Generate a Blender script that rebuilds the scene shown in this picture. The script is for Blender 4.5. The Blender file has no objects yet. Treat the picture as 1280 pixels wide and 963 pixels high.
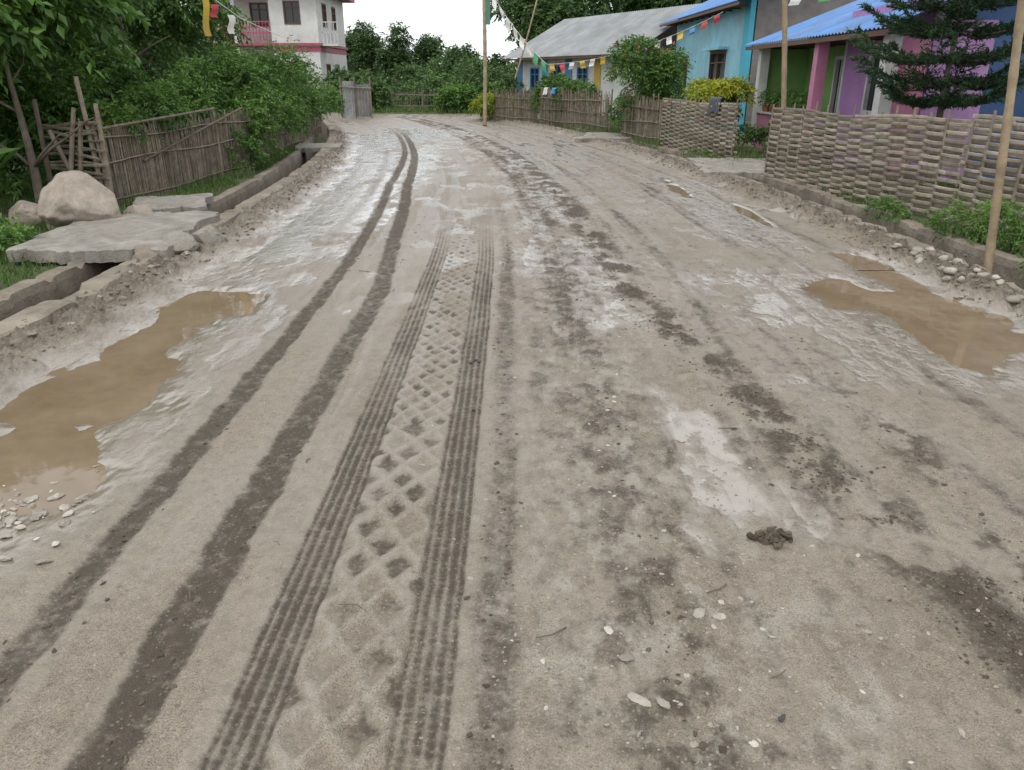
import bpy, bmesh, math, random
import numpy as np
from mathutils import Vector, Matrix, noise as mn
random.seed(7); rng=np.random.default_rng(11)
sc=bpy.context.scene
# ---------------------------------------------------------------- helpers
def cx(y):
    yy=np.clip(y,6,34); return .4-.0066*(yy-6)**2
def link(o,parent=None):
    sc.collection.objects.link(o)
    if parent is not None:
        o.parent=parent; o.matrix_parent_inverse=Matrix.Translation(-Vector(parent.location))
    return o
def empty(name,loc):
    e=bpy.data.objects.new(name,None); e.location=loc; e.empty_display_size=.3; sc.collection.objects.link(e); return e
TAB=rng.random((512,512))
def vn(x,y,s=0):
    x=np.asarray(x,float)+s*17.31; y=np.asarray(y,float)+s*9.77
    xi=np.floor(x).astype(int); yi=np.floor(y).astype(int); fx=x-xi; fy=y-yi
    fx=fx*fx*(3-2*fx); fy=fy*fy*(3-2*fy)
    a=TAB[xi&511,yi&511]; b=TAB[(xi+1)&511,yi&511]; c=TAB[xi&511,(yi+1)&511]; d=TAB[(xi+1)&511,(yi+1)&511]
    return (a*(1-fx)+b*fx)*(1-fy)+(c*(1-fx)+d*fx)*fy
def fbm(x,y,s=0,o=4):
    r=0;a=1;t=0
    for i in range(o):
        # rotate each octave so the lattice never shows
        c,s_=math.cos(.6*i+.4),math.sin(.6*i+.4)
        r=r+a*vn((x*c-y*s_)*2**i,(x*s_+y*c)*2**i,s+i*3); t+=a; a*=.5
    return r/t
def ss(a,b,x):
    t=np.clip((x-a)/(b-a),0,1); return t*t*(3-2*t)
def np_mesh(name,V,F,mats,tint=None,smooth=False,parent=None,attrs=None):
    me=bpy.data.meshes.new(name); n=len(V); m=len(F); k=F.shape[1]
    me.vertices.add(n); me.vertices.foreach_set('co',np.ascontiguousarray(V,dtype=np.float32).ravel())
    me.loops.add(m*k); me.loops.foreach_set('vertex_index',np.ascontiguousarray(F,dtype=np.int32).ravel())
    me.polygons.add(m); me.polygons.foreach_set('loop_start',np.arange(0,m*k,k,dtype=np.int32))
    me.polygons.foreach_set('use_smooth',np.full(m,smooth))
    me.update(calc_edges=True)
    if tint is not None:
        a=me.attributes.new('tint','FLOAT','FACE'); a.data.foreach_set('value',np.ascontiguousarray(tint,dtype=np.float32))
    if attrs:
        for kk,v in attrs.items():
            a=me.attributes.new(kk,'FLOAT','POINT'); a.data.foreach_set('value',np.ascontiguousarray(v,dtype=np.float32).ravel())
    for mt in (mats if isinstance(mats,list) else [mats]): me.materials.append(mt)
    return link(bpy.data.objects.new(name,me),parent)
class MB:
    def __init__(s): s.v=[];s.f=[];s.m=[];s.t=[]
    def face(s,idx,mat=0,t=.5): s.f.append(idx);s.m.append(mat);s.t.append(t)
    def poly(s,pts,mat=0,t=.5):
        b=len(s.v); s.v+= [tuple(p) for p in pts]; s.face(tuple(range(b,b+len(pts))),mat,t)
    def boxT(s,T,x0,x1,y0,y1,z0,z1,mat=0,t=None):
        if t is None: t=random.random()
        b=len(s.v)
        for z in(z0,z1):
            for (x,y) in((x0,y0),(x1,y0),(x1,y1),(x0,y1)): s.v.append(tuple(T(x,y,z)))
        for f in((0,3,2,1),(4,5,6,7),(0,1,5,4),(1,2,6,5),(2,3,7,6),(3,0,4,7)): s.face(tuple(b+i for i in f),mat,t)
    def tube(s,pts,rad,n=6,mat=0,t=None):
        if t is None: t=random.random()
        pts=[Vector(p) for p in pts]; b=len(s.v)
        if not hasattr(rad,'__len__'): rad=[rad]*len(pts)
        up=Vector((.13,.21,.97))
        for i,p in enumerate(pts):
            d=(pts[min(i+1,len(pts)-1)]-pts[max(i-1,0)]).normalized()
            a=d.cross(up if abs(d.dot(up))<.95 else Vector((1,.1,0))).normalized(); c=d.cross(a)
            for j in range(n):
                an=2*math.pi*j/n; s.v.append(tuple(p+(a*math.cos(an)+c*math.sin(an))*rad[i]))
        for i in range(len(pts)-1):
            for j in range(n):
                s.face((b+i*n+j,b+i*n+(j+1)%n,b+(i+1)*n+(j+1)%n,b+(i+1)*n+j),mat,t)
        s.face(tuple(b+j for j in range(n))[::-1],mat,t); e=b+(len(pts)-1)*n
        s.face(tuple(e+j for j in range(n)),mat,t)
    def ribbon(s,pts,hh,th,mat=0,t=None):
        if t is None: t=random.random()
        b=len(s.v); P=[Vector(p) for p in pts]
        for i,p in enumerate(P):
            d=(P[min(i+1,len(P)-1)]-P[max(i-1,0)]); d.z=0; d.normalize(); a=Vector((-d.y,d.x,0))
            for (q,w) in((-1,-.6),(-.3,-1),(1,-.8),(1,.8),(-.3,1),(-1,.6)): s.v.append(tuple(p+a*q*th/2+Vector((0,0,w*hh/2))))
        for i in range(len(P)-1):
            for j in range(6): s.face((b+i*6+j,b+i*6+(j+1)%6,b+(i+1)*6+(j+1)%6,b+(i+1)*6+j),mat,t)
        s.face(tuple(b+j for j in range(6)),mat,t); e=b+(len(P)-1)*6; s.face(tuple(e+5-j for j in range(6)),mat,t)
    def build(s,name,mats,parent=None,smooth=False):
        me=bpy.data.meshes.new(name); me.from_pydata(s.v,[],s.f); me.update()
        if not isinstance(mats,list): mats=[mats]
        for m in mats: me.materials.append(m)
        me.polygons.foreach_set('material_index',s.m); me.polygons.foreach_set('use_smooth',[smooth]*len(s.f))
        a=me.attributes.new('tint','FLOAT','FACE'); a.data.foreach_set('value',s.t)
        return link(bpy.data.objects.new(name,me),parent)
# ---------------------------------------------------------------- materials
def nodes(name):
    m=bpy.data.materials.new(name); m.use_nodes=True; nt=m.node_tree
    return m,nt,nt.nodes['Principled BSDF']
def noise_node(nt,scale,detail=5,rough=.6,vec=None):
    n=nt.nodes.new('ShaderNodeTexNoise'); n.inputs['Scale'].default_value=scale; n.inputs['Detail'].default_value=detail; n.inputs['Roughness'].default_value=rough
    if vec is not None: nt.links.new(vec,n.inputs['Vector'])
    return n.outputs['Fac']
def ramp(nt,fac,stops):
    r=nt.nodes.new('ShaderNodeValToRGB'); e=r.color_ramp.elements
    while len(e)<len(stops): e.new(.5)
    for i,(p,c) in enumerate(stops): e[i].position=p; e[i].color=(*c,1) if len(c)==3 else c
    nt.links.new(fac,r.inputs[0]); return r.outputs[0]
def mixc(nt,f,a,b,blend='MIX'):
    m=nt.nodes.new('ShaderNodeMix'); m.data_type='RGBA'; m.blend_type=blend
    for s,v in((m.inputs[0],f),(m.inputs[6],a),(m.inputs[7],b)):
        if isinstance(v,(int,float)): s.default_value=v
        elif isinstance(v,tuple): s.default_value=(*v,1)
        else: nt.links.new(v,s)
    return m.outputs[2]
def mth(nt,op,a,b=0.,c=None,clamp=False):
    m=nt.nodes.new('ShaderNodeMath'); m.operation=op; m.use_clamp=clamp
    for i,v in enumerate((a,b) if c is None else (a,b,c)):
        if isinstance(v,(int,float)): m.inputs[i].default_value=v
        else: nt.links.new(v,m.inputs[i])
    return m.outputs[0]
def coord(nt):
    return nt.nodes.new('ShaderNodeTexCoord').outputs['Object']
def attr(nt,name):
    a=nt.nodes.new('ShaderNodeAttribute'); a.attribute_name=name; return a.outputs['Fac']
def bump(nt,bs,h,dist=.01,strength=1.):
    b=nt.nodes.new('ShaderNodeBump'); b.inputs['Distance'].default_value=dist; b.inputs['Strength'].default_value=strength
    nt.links.new(h,b.inputs['Height']); nt.links.new(b.outputs[0],bs.inputs['Normal']); return b
def mat_surf(name,col,rough=.7,var=.25,scale=3.,bd=.004,dirt=(.12,.1,.07),dirta=.35,usetint=False):
    m,nt,bs=nodes(name); c=coord(nt)
    n1=noise_node(nt,scale,4,.65,c); n2=noise_node(nt,scale*12,3,.6,c)
    dk=tuple(x*(1-var) for x in col); lt=tuple(min(1,x*(1+var)) for x in col)
    o=ramp(nt,n1,[(.3,dk),(.7,lt)])
    if usetint:
        t=ramp(nt,attr(nt,'tint'),[(0,(.55,.53,.5)),(1,(1.25,1.25,1.25))]); o=mixc(nt,1.,o,t,'MULTIPLY')
    f=ramp(nt,noise_node(nt,scale*.6,6,.75,c),[(.45,(0,0,0)),(.75,(dirta,)*3)])
    o=mixc(nt,f,o,dirt); o=mixc(nt,.25,o,ramp(nt,n2,[(.3,(.4,.4,.4)),(.7,(1,1,1))]),'MULTIPLY')
    nt.links.new(o,bs.inputs['Base Color']); bs.inputs['Roughness'].default_value=rough
    bump(nt,bs,mth(nt,'ADD',n1,mth(nt,'MULTIPLY',n2,.5)),bd*2)
    return m
def mat_leaf(name,c0,c1,c2,rough=.45,trans=.3):
    m,nt,bs=nodes(name); t=attr(nt,'tint')
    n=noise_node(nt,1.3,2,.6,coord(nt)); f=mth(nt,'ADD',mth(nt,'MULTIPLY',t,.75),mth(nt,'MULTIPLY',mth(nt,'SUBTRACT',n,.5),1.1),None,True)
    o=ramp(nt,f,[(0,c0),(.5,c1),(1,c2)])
    nt.links.new(o,bs.inputs['Base Color']); bs.inputs['Roughness'].default_value=rough
    bs.inputs['Specular IOR Level'].default_value=.4
    tr=nt.nodes.new('ShaderNodeBsdfTranslucent'); nt.links.new(o,tr.inputs[0]); mx=nt.nodes.new('ShaderNodeMixShader'); mx.inputs[0].default_value=trans
    nt.links.new(bs.outputs[0],mx.inputs[1]); nt.links.new(tr.outputs[0],mx.inputs[2]); nt.links.new(mx.outputs[0],nt.nodes['Material Output'].inputs[0])
    return m
LEAF=mat_leaf('leaf_mid',(.035,.08,.014),(.08,.17,.03),(.17,.30,.06))
LEAFD=mat_leaf('leaf_dark',(.024,.055,.014),(.052,.11,.026),(.10,.18,.045))
LEAFY=mat_leaf('leaf_yellow',(.12,.18,.02),(.30,.34,.025),(.5,.46,.04))
LEAFC=mat_leaf('leaf_conifer',(.014,.038,.015),(.03,.074,.028),(.07,.135,.05),.6,.12)
LEAFF=mat_leaf('leaf_far',(.035,.07,.02),(.075,.145,.04),(.13,.22,.065),.6,.25)
GRASS=mat_leaf('grass_blade',(.05,.10,.018),(.10,.18,.04),(.19,.27,.07),.5,.3)
BARK=mat_surf('bark',(.13,.105,.08),.85,.4,8,.01)
BAMB=mat_surf('weathered_bamboo',(.33,.285,.225),.65,.3,9,.002,(.11,.09,.07),.6,True)
REED=mat_surf('old_reed',(.21,.175,.13),.8,.4,9,.002,(.07,.058,.042),.6,True)
POLE=mat_surf('bamboo_pole_mat',(.34,.26,.165),.5,.3,6,.002,(.12,.1,.07),.5)
CONC=mat_surf('old_concrete',(.235,.20,.155),.85,.35,3,.010,(.13,.10,.07),.95)
SLAB=mat_surf('slab_concrete',(.27,.25,.215),.8,.35,4,.008,(.14,.115,.085),.8)
ROCK=mat_surf('rock',(.33,.28,.23),.8,.35,5,.008,(.17,.135,.1),.6)
STONE=mat_surf('pebble',(.28,.245,.20),.6,.3,12,.002,(.18,.15,.11),.7,True)
PALE=mat_surf('pale_pebble',(.42,.385,.33),.5,.3,12,.002,(.22,.18,.14),.7,True)
CLOD=mat_surf('mud_clod',(.115,.09,.063),.85,.35,20,.004,(.07,.055,.04),.5,True)
EDGE=mat_surf('mud_rubble',(.225,.185,.137),.8,.35,14,.006,(.14,.11,.075),.6,True)
def plain(n,c,r=.6,v=.12,s=2.5,d=.3): return mat_surf(n,c,r,v,s,.002,(.2,.18,.15),d)
GLASS,_nt,_b=nodes('window_glass'); _b.inputs['Base Color'].default_value=(.02,.025,.03,1); _b.inputs['Roughness'].default_value=.08
# ---------------------------------------------------------------- road material
def mat_road():
    m,nt,bs=nodes('wet_mud'); c=coord(nt)
    dark=attr(nt,'dark'); wet=attr(nt,'wet'); pale=attr(nt,'pale')
    n1=noise_node(nt,.9,5,.65,c); n2=noise_node(nt,16,5,.75,c); n3=noise_node(nt,200,2,.7,c); n4=noise_node(nt,60,3,.75,c)
    base=ramp(nt,n1,[(.3,(.222,.183,.136)),(.5,(.255,.215,.166)),(.72,(.288,.249,.20))])
    base=mixc(nt,.5,base,ramp(nt,n2,[(.34,(.5,.47,.43)),(.55,(1.05,1.05,1.05))]),'MULTIPLY')
    base=mixc(nt,mth(nt,'MULTIPLY',pale,.65,None,True),base,(.35,.32,.27))
    nn=mth(nt,'SUBTRACT',mth(nt,'ADD',mth(nt,'MULTIPLY',n3,.5),mth(nt,'MULTIPLY',n4,.5)),.5)
    d1=mth(nt,'ADD',dark,mth(nt,'MULTIPLY',nn,3.8))
    f=mth(nt,'MULTIPLY',mth(nt,'MULTIPLY',mth(nt,'SUBTRACT',d1,.10),1.5,None,True),mth(nt,'MULTIPLY',dark,2.4,None,True))
    col=mixc(nt,mth(nt,'MULTIPLY',f,.92,None,True),base,(.080,.062,.042))
    v=nt.nodes.new('ShaderNodeTexVoronoi'); v.inputs['Scale'].default_value=90; nt.links.new(c,v.inputs['Vector'])
    v2=nt.nodes.new('ShaderNodeTexVoronoi'); v2.inputs['Scale'].default_value=40; nt.links.new(c,v2.inputs['Vector'])
    dry=mth(nt,'SUBTRACT',1.,mth(nt,'MULTIPLY',wet,.9))
    sp=mth(nt,'MULTIPLY',ramp(nt,v.outputs['Color'],[(.70,(0,0,0)),(.78,(1,1,1))]),ramp(nt,v.outputs['Distance'],[(.25,(1,1,1)),(.5,(0,0,0))]))
    col=mixc(nt,mth(nt,'MULTIPLY',mth(nt,'MULTIPLY',sp,dry),.4),col,(.42,.38,.315))
    sk=mth(nt,'MULTIPLY',ramp(nt,v2.outputs['Color'],[(.16,(1,1,1)),(.24,(0,0,0))]),ramp(nt,v2.outputs['Distance'],[(.2,(1,1,1)),(.5,(0,0,0))]))
    col=mixc(nt,mth(nt,'MULTIPLY',mth(nt,'MULTIPLY',sk,dry),.55),col,(.105,.083,.058))
    col=mixc(nt,mth(nt,'MULTIPLY',dry,.85),col,ramp(nt,n3,[(.34,(.45,.42,.38)),(.56,(1.15,1.15,1.15))]),'MULTIPLY')
    col=mixc(nt,mth(nt,'MULTIPLY',wet,.45),col,(.19,.16,.125))
    nt.links.new(col,bs.inputs['Base Color'])
    r=mth(nt,'SUBTRACT',mth(nt,'ADD',.34,mth(nt,'MULTIPLY',n2,.45)),mth(nt,'MULTIPLY',wet,.4)); r=mth(nt,'ADD',r,mth(nt,'MULTIPLY',dark,.35))
    r=mth(nt,'MAXIMUM',r,.1); nt.links.new(r,bs.inputs['Roughness'])
    nt.links.new(mth(nt,'MULTIPLY',wet,1.,None,True),bs.inputs['Coat Weight']); bs.inputs['Coat Roughness'].default_value=.13; bs.inputs['Coat IOR'].default_value=1.55
    h=mth(nt,'ADD',mth(nt,'MULTIPLY',n2,.6),mth(nt,'MULTIPLY',n3,.35)); h=mth(nt,'ADD',h,mth(nt,'MULTIPLY',n4,.4))
    h=mth(nt,'MULTIPLY',h,mth(nt,'ADD',mth(nt,'SUBTRACT',1.,mth(nt,'MULTIPLY',wet,.92)),dark))
    b=bump(nt,bs,h,.017,1.); nt.links.new(b.outputs[0],bs.inputs['Coat Normal'])
    return m
ROAD=mat_road()
# ---------------------------------------------------------------- road mesh
blobsL=[(-2.3,5.55,.42,.62),(-2.4,4.75,.3,.55),(-2.35,3.85,.5,.75),(-2.25,3.0,.52,.62),(-2.35,2.4,.5,.5),(-2.6,2.0,.5,.6)]
blobsR=[(2.75,5.85,.58,.55),(3.1,5.0,.58,.95),(3.35,4.2,.42,.75),(3.25,6.7,.25,.8),(3.0,9.6,.10,.8),(2.55,12.,.13,1.)]
wetp=[(.5,6.6,.34,1.5),(.62,5.6,.3,.7),(.33,8.8,.18,1.2),(1.02,3.05,.3,.75),(1.15,2.6,.2,.3),(2.2,6.3,.9,.45),(-2.4,9.2,.7,2.4),(-2.9,14,.9,5),(-2.1,11,.6,3.5),
      (-3.8,19,1.1,6),(-2.3,7.2,.6,1.3),(-2.4,4,.85,3.0),(2.9,5,1.1,1.8),(-.05,2.,.05,.5),(-1.9,17,.4,5),(.5,13,.3,4),(1.4,19,.6,4),(0.2,17,.4,4),(2.7,10.5,.65,3.5),(-2.5,24,2.,3)]
def blobf(x,y,bl,nz,amp=.5):
    P=np.full(x.shape,-9.)
    for (a,b,rx,ry) in bl: P=np.maximum(P,1-np.sqrt(((x-a)/rx)**2+((y-b)/ry)**2))
    return P+amp*(nz-.5)
def road_fields(u,y):
    x=cx(y)+u
    nA=fbm(x*1.5,y*1.5,1,5); nB=fbm(x*7,y*7,5,4); nC=fbm(x*28,y*28,9,3); nS=fbm(u*9,y*.55,13,1)*.55+fbm(u*17,y*1.1,14,1)*.25+fbm(u*31,y*3,15,2)*.2; nD=fbm(x*60,y*60,31,2)
    hl=.012*(nA-.5); h=.010*(nB-.5)+.007*(nC-.5)
    dark=np.zeros(u.shape); pale=np.zeros(u.shape)
    wob=.03*(fbm(y*.5,y*0+3,21,2)-.5)
    def band(u0,w,soft=.02,jit=.03):
        d=np.abs(u-u0-wob+jit*(nB-.5)); return 1-ss(w/2-soft,w/2+soft,d)
    g=.55+1.1*(nC-.35)
    fadeA=.95+.4*(fbm(y*.7,y*0,41,3)-.5)
    uA=np.interp(y,[1,6,8,12.5,19,25],[-1.86,-1.9,-1.95,-2.08,-1.85,-1.7]); uB=np.interp(y,[1,6,8,12.5,19,25],[-1.43,-1.47,-1.62,-1.80,-1.66,-1.5])
    A=band(uA,.12,.022,.04)*ss(30,20,y); dark+=A*g*1.3*fadeA*(.45+.55*ss(1.,2.6,y)); h-=A*.010*(.6+nC)
    B=band(uB,.15,.022,.04)*ss(30,20,y); dark+=B*g*1.3*(np.where(y<3.4,1.,.75)+.25*ss(7,9,y)); h-=B*.012*(.5+nC)
    for (u0,st) in((-1.10,1.15),(-.64,1.15)):
        C=band(u0,.15,.012,.02); rib=.5+.5*np.cos((u-u0-wob)*2*np.pi/.036+.8*(nB-.5)); cut=.5+.5*np.sin(y*2*np.pi/.03+u*40+3*(nB-.5))
        s=C*st*(.6+.5*nS)*(.15+.85*ss(9.5,5.,y))*(.8+.4*ss(.35,.6,nA))
        dark+=s*(.25+.8*rib*(.5+.5*cut))*(.5+.9*nC); h-=s*(.006+.012*rib)
    E=band(-.45,.12,.03,.06); dark+=E*.7*(nS*1.4)*g*ss(14,7,y); h-=E*.005
    E2=band(.05,.26,.1,.12); dark+=E2*.35*g*nS*1.5
    # diamond lug tread between the ribbed tracks
    du=u+.87-wob+.05*(nB-.5); yy=y+.09*(nA-.5)
    L=(1-ss(.14,.17,np.abs(du)))*ss(12,6,y)
    pp=np.where(y>3.4,.105,.155); q=.62
    a=(du+yy*q)/pp; b=(du-yy*q)/pp; fa=np.abs(a-np.round(a)); fb=np.abs(b-np.round(b)); rd=np.minimum(fa,fb)
    cell=TAB[(np.floor(a+.0)).astype(int)&511,(np.floor(b)).astype(int)&511]
    vis=.35+.65*ss(.30,.48,fbm(x*2.2,y*2.2,53,3)+.14)
    rid=(1-ss(.05,.2,rd+.16*(nC-.5)))*L*vis; inn=ss(.13,.34,rd+.2*(nC-.5)+.2*(nB-.5))*L
    dark+=inn*(.22+.85*ss(.2,.8,cell))*.8*(.35+1.1*nC)*(.55+.6*nS); h+=rid*.011-inn*.006*vis; pale+=rid*.45
    # rubbly dark strip on right, slanting
    uc=np.interp(y,[1.2,2.2,2.75,3.5,4.5,5.6,9.5,14,22,36],[1.25,1.08,.98,.9,.75,.56,.46,.45,.5,.5])
    R=np.exp(-((u-uc)/.15)**2); clump=ss(.42,.62,fbm(x*6,y*3.5,61,5)); dark+=R*clump*1.15*(.3+1.2*nC); h+=R*clump*.016*(nC+.3)
    R2=np.exp(-((u-uc+.33)/.10)**2)*ss(4,8,y); dark+=R2*clump*.5
    R3=np.exp(-((u-1.45)/.14)**2)*ss(5,3,y); dark+=R3*ss(.48,.62,fbm(x*7,y*7,65,5))*.7*(.3+1.2*nC)
    # gravelly middle
    M=np.exp(-((u+.0)/.45)**2); gm=ss(.44,.66,fbm(x*15,y*10,71,5)); dark+=M*gm*.32*(.4+1.2*nC); h+=M*gm*.008
    sp=ss(.58,.66,fbm(x*18,y*11,77,4)); pale+=M*sp*.9; pale+=np.exp(-((u-.45)/.3)**2)*ss(.54,.64,fbm(x*10,y*6,79,5))*.7
    rt=ss(-.6,.2,u)
    dark+=ss(.52,.70,fbm(x*12,y*9,83,5))*.2*(.4+1.2*nC)*(.3+.7*rt)
    dark+=ss(.50,.66,fbm(x*26,y*21,87,4))*.22*ss(.35,.6,nA)*rt
    dark+=np.clip(nS-.54,0,1)*1.5*(np.abs(u)<3.1)*(.3+.7*rt)*(.4+1.1*nC); pale+=np.clip(.42-nS,0,1)*1.1
    for uu,w in((.62,.1),(1.0,.12),(-2.3,.1),(1.9,.16),(2.3,.12),(-.1,.1),(2.75,.14)):
        F=band(uu,w,.05,.08)*ss(4,9,y); dark+=F*.36*(.4+nS)*g
    h+=np.clip(dark,0,1)*(nD-.5)*.012
    nP=fbm(x*3.1,y*2.4,91,6)
    P=np.maximum(blobf(x,y,blobsL,nP,1.15),blobf(x,y,blobsR,nP,1.3))
    dip=ss(-.05,.6,P); dark*=1-ss(-.25,.2,P)
    W=blobf(x,y,wetp,fbm(x*4.5,y*2.4,95,6),2.3); wet=ss(-.05,.3,W)
    lf=1-ss(5.5,3.8,y)*ss(-.9,-1.1,u)*ss(-2.1,-1.9,u)
    wet=np.maximum(wet*lf,ss(-.5,-.05,P)); wet=np.maximum(wet,.45*ss(.47,.60,nS)*(1-M)*(u<2.6)); wet=np.maximum(wet,.28*ss(.45,.6,nA)); 
    wet=np.maximum(wet,.75*ss(.565,.62,fbm(x*4,y*2.2,97,6))*(np.abs(u)<2.9)*ss(3.5,7,y)); wet=np.clip(wet,0,1)
    wet*=1-np.clip(dark*1.3,0,1)*.85
    h=h*(1-.8*wet)+hl*(1-.6*wet)
    h-=ss(.2,.9,wet)*.002
    h=h-dip*.042
    h=np.where(P<-.1,np.maximum(h,-.010),h)
    el=ss(-2.9,-3.5,u+.35*(nB-.5)+.4*(nA-.5)); er=ss(2.95,3.45,u+.3*(nB-.5)+.3*(nA-.5))
    e=np.maximum(el,er); h=h+e*(.085+.12*(nB-.5)+.09*(nC-.5)+.05*(nD-.5)); dark+=e*(.22+.8*(nC-.45)); wet*=1-e*.9
    return x,h,np.clip(dark,0,1),np.clip(wet,0,1),np.clip(pale,0,1)*(1-.5*e)
us=np.linspace(-3.62,3.52,1200)
ys=np.concatenate([np.linspace(-3,.62,50)[:-1],np.geomspace(.62,36.8,820)])
U,Y=np.meshgrid(us,ys)
X,H,DK,WT,PL=road_fields(U,Y)
nr,nc=U.shape; V=np.stack([X,Y,H],-1).reshape(-1,3)
idx=np.arange(nr*nc).reshape(nr,nc); F=np.stack([idx[:-1,:-1],idx[:-1,1:],idx[1:,1:],idx[1:,:-1]],-1).reshape(-1,4)
np_mesh('muddy_road',V,F,ROAD,smooth=True,attrs={'dark':DK,'wet':WT,'pale':PL})
gx=np.linspace(-34,-4.,160); gy=np.linspace(30.6,36.8,60); GX,GY=np.meshgrid(gx,gy)
GZ=.004+.03*(fbm(GX,GY,3,3)-.5)-.035*ss(-8.5,-6.5,GX)
idx=np.arange(GX.size).reshape(GX.shape); F=np.stack([idx[:-1,:-1],idx[:-1,1:],idx[1:,1:],idx[1:,:-1]],-1).reshape(-1,4)
np_mesh('side_lane',np.stack([GX,GY,GZ],-1).reshape(-1,3),F,ROAD,smooth=True,attrs={'dark':fbm(GX,GY*2,4,3)*.4,'wet':GX*0+.2,'pale':GX*0+.3})
# puddle water
m,nt,bs=nodes('muddy_water'); c=coord(nt); n=noise_node(nt,2.2,5,.7,c)
nt.links.new(ramp(nt,n,[(.3,(.160,.115,.070)),(.7,(.230,.178,.120))]),bs.inputs['Base Color']); bs.inputs['Roughness'].default_value=.04; bs.inputs['IOR'].default_value=1.38
bump(nt,bs,noise_node(nt,7,2,.5,c),.0015,.5); WATER=m
for (x0,x1,y0,y1) in((-3.2,-1.62,1.0,6.7),(2.0,3.75,3.0,6.7),(2.8,3.6,6.72,8.4),(1.9,3.4,8.45,14.2)):
    nx,ny=12,30; GX,GY=np.meshgrid(np.linspace(x0,x1,nx),np.linspace(y0,y1,ny)); idx=np.arange(GX.size).reshape(GX.shape)
    F=np.stack([idx[:-1,:-1],idx[:-1,1:],idx[1:,1:],idx[1:,:-1]],-1).reshape(-1,4)
    np_mesh('puddle',np.stack([GX,GY,GX*0-.0145],-1).reshape(-1,3),F,WATER,smooth=True)
# ---------------------------------------------------------------- ground sheet
m,nt,bs=nodes('grassy_soil'); c=coord(nt); a=noise_node(nt,.8,6,.7,c); b=noise_node(nt,20,4,.7,c)
o=ramp(nt,a,[(.35,(.17,.14,.10)),(.5,(.10,.11,.045)),(.68,(.07,.13,.03))]); o=mixc(nt,.7,o,ramp(nt,b,[(.3,(.35,.35,.3)),(.65,(1.2,1.2,1.1))]),'MULTIPLY')
nt.links.new(o,bs.inputs['Base Color']); bs.inputs['Roughness'].default_value=.95; bump(nt,bs,b,.04); SOIL=m
uu=np.concatenate([[-400,-200,-100,-60,-40,-30,-22,-16],np.arange(-12,-4.3,.3),[-4.33,-4.28,0,4.18,4.23],np.arange(4.4,12,.3),[14,18,24,34,50,80,140,250,400]])
yy=np.concatenate([[-60,-30,-15],np.arange(-8,45,.4),[48,55,65,80,110,160,250,400,700]])
U,Y=np.meshgrid(uu,yy); X=cx(Y)+U
Z=.02+.10*(fbm(X*.8,Y*.8,3,4)-.5)*ss(4.3,5.5,np.abs(U))
Z=np.where((U>-4.3)&(U<4.2)&(Y<31),-.5,Z); Z=np.where((U>-4.3)&(U<4.2)&(Y>=31)&(Y<37.2),-.07,Z); Z=np.where((X<-3)&(Y>=30.2)&(Y<37.2),-.07,Z); 
idx=np.arange(U.size).reshape(U.shape); F=np.stack([idx[:-1,:-1],idx[:-1,1:],idx[1:,1:],idx[1:,:-1]],-1).reshape(-1,4)
np_mesh('ground',np.stack([X,Y,Z],-1).reshape(-1,3),F,SOIL,smooth=True)
# ---------------------------------------------------------------- kerbs / drains
def sweep(name,sec,y0,y1,amp,mat,step=.035,seed=1):
    Y=np.arange(y0,y1,step); n=len(sec); V=[]
    base=(fbm(Y*.6,Y*0,seed,3)-.5)*.05
    for k,(u,z) in enumerate(sec):
        top=1. if z>-.2 else .3
        V.append(np.stack([cx(Y)+u+base*top+amp*top*(fbm(Y*4,Y*0+k*5,seed,5)-.5)*1.6,Y,z+base*.6*top+amp*top*(fbm(Y*5,Y*0+k*3,seed+4,5)-.5)*1.5-amp*2.2*top*ss(.60,.64,fbm(Y*2.5,Y*0,seed+9,4))],-1))
    V=np.stack(V,1).reshape(-1,3); F=[]
    r=len(Y)
    for k in range(n):
        a=np.arange(r-1)*n+k; b=np.arange(r-1)*n+(k+1)%n; F.append(np.stack([a,b,b+n,a+n],-1))
    np_mesh(name,V,np.concatenate(F),mat)
sweep('drain_kerb',[(-3.76,-.5),(-3.76,.0),(-3.755,.105),(-3.73,.118),(-3.65,.12),(-3.57,.118),(-3.545,.105),(-3.53,.03),(-3.5,-.3)],-3,30,.02,CONC,seed=1)
sweep('drain_wall',[(-4.36,-.3),(-4.36,.0),(-4.355,.065),(-4.28,.075),(-4.21,.065),(-4.2,.0),(-4.2,-.52)],-3,30,.016,CONC,seed=5)
sweep('drain_kerb',[(3.44,-.3),(3.44,.03),(3.45,.09),(3.48,.1),(3.56,.1),(3.63,.095),(3.65,.08),(3.65,0),(3.65,-.5)],-3,31,.02,CONC,seed=8)
sweep('drain_wall',[(4.08,-.52),(4.08,.0),(4.09,.065),(4.17,.075),(4.25,.065),(4.27,.0),(4.27,-.3)],-3,31,.016,CONC,seed=12)
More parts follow.
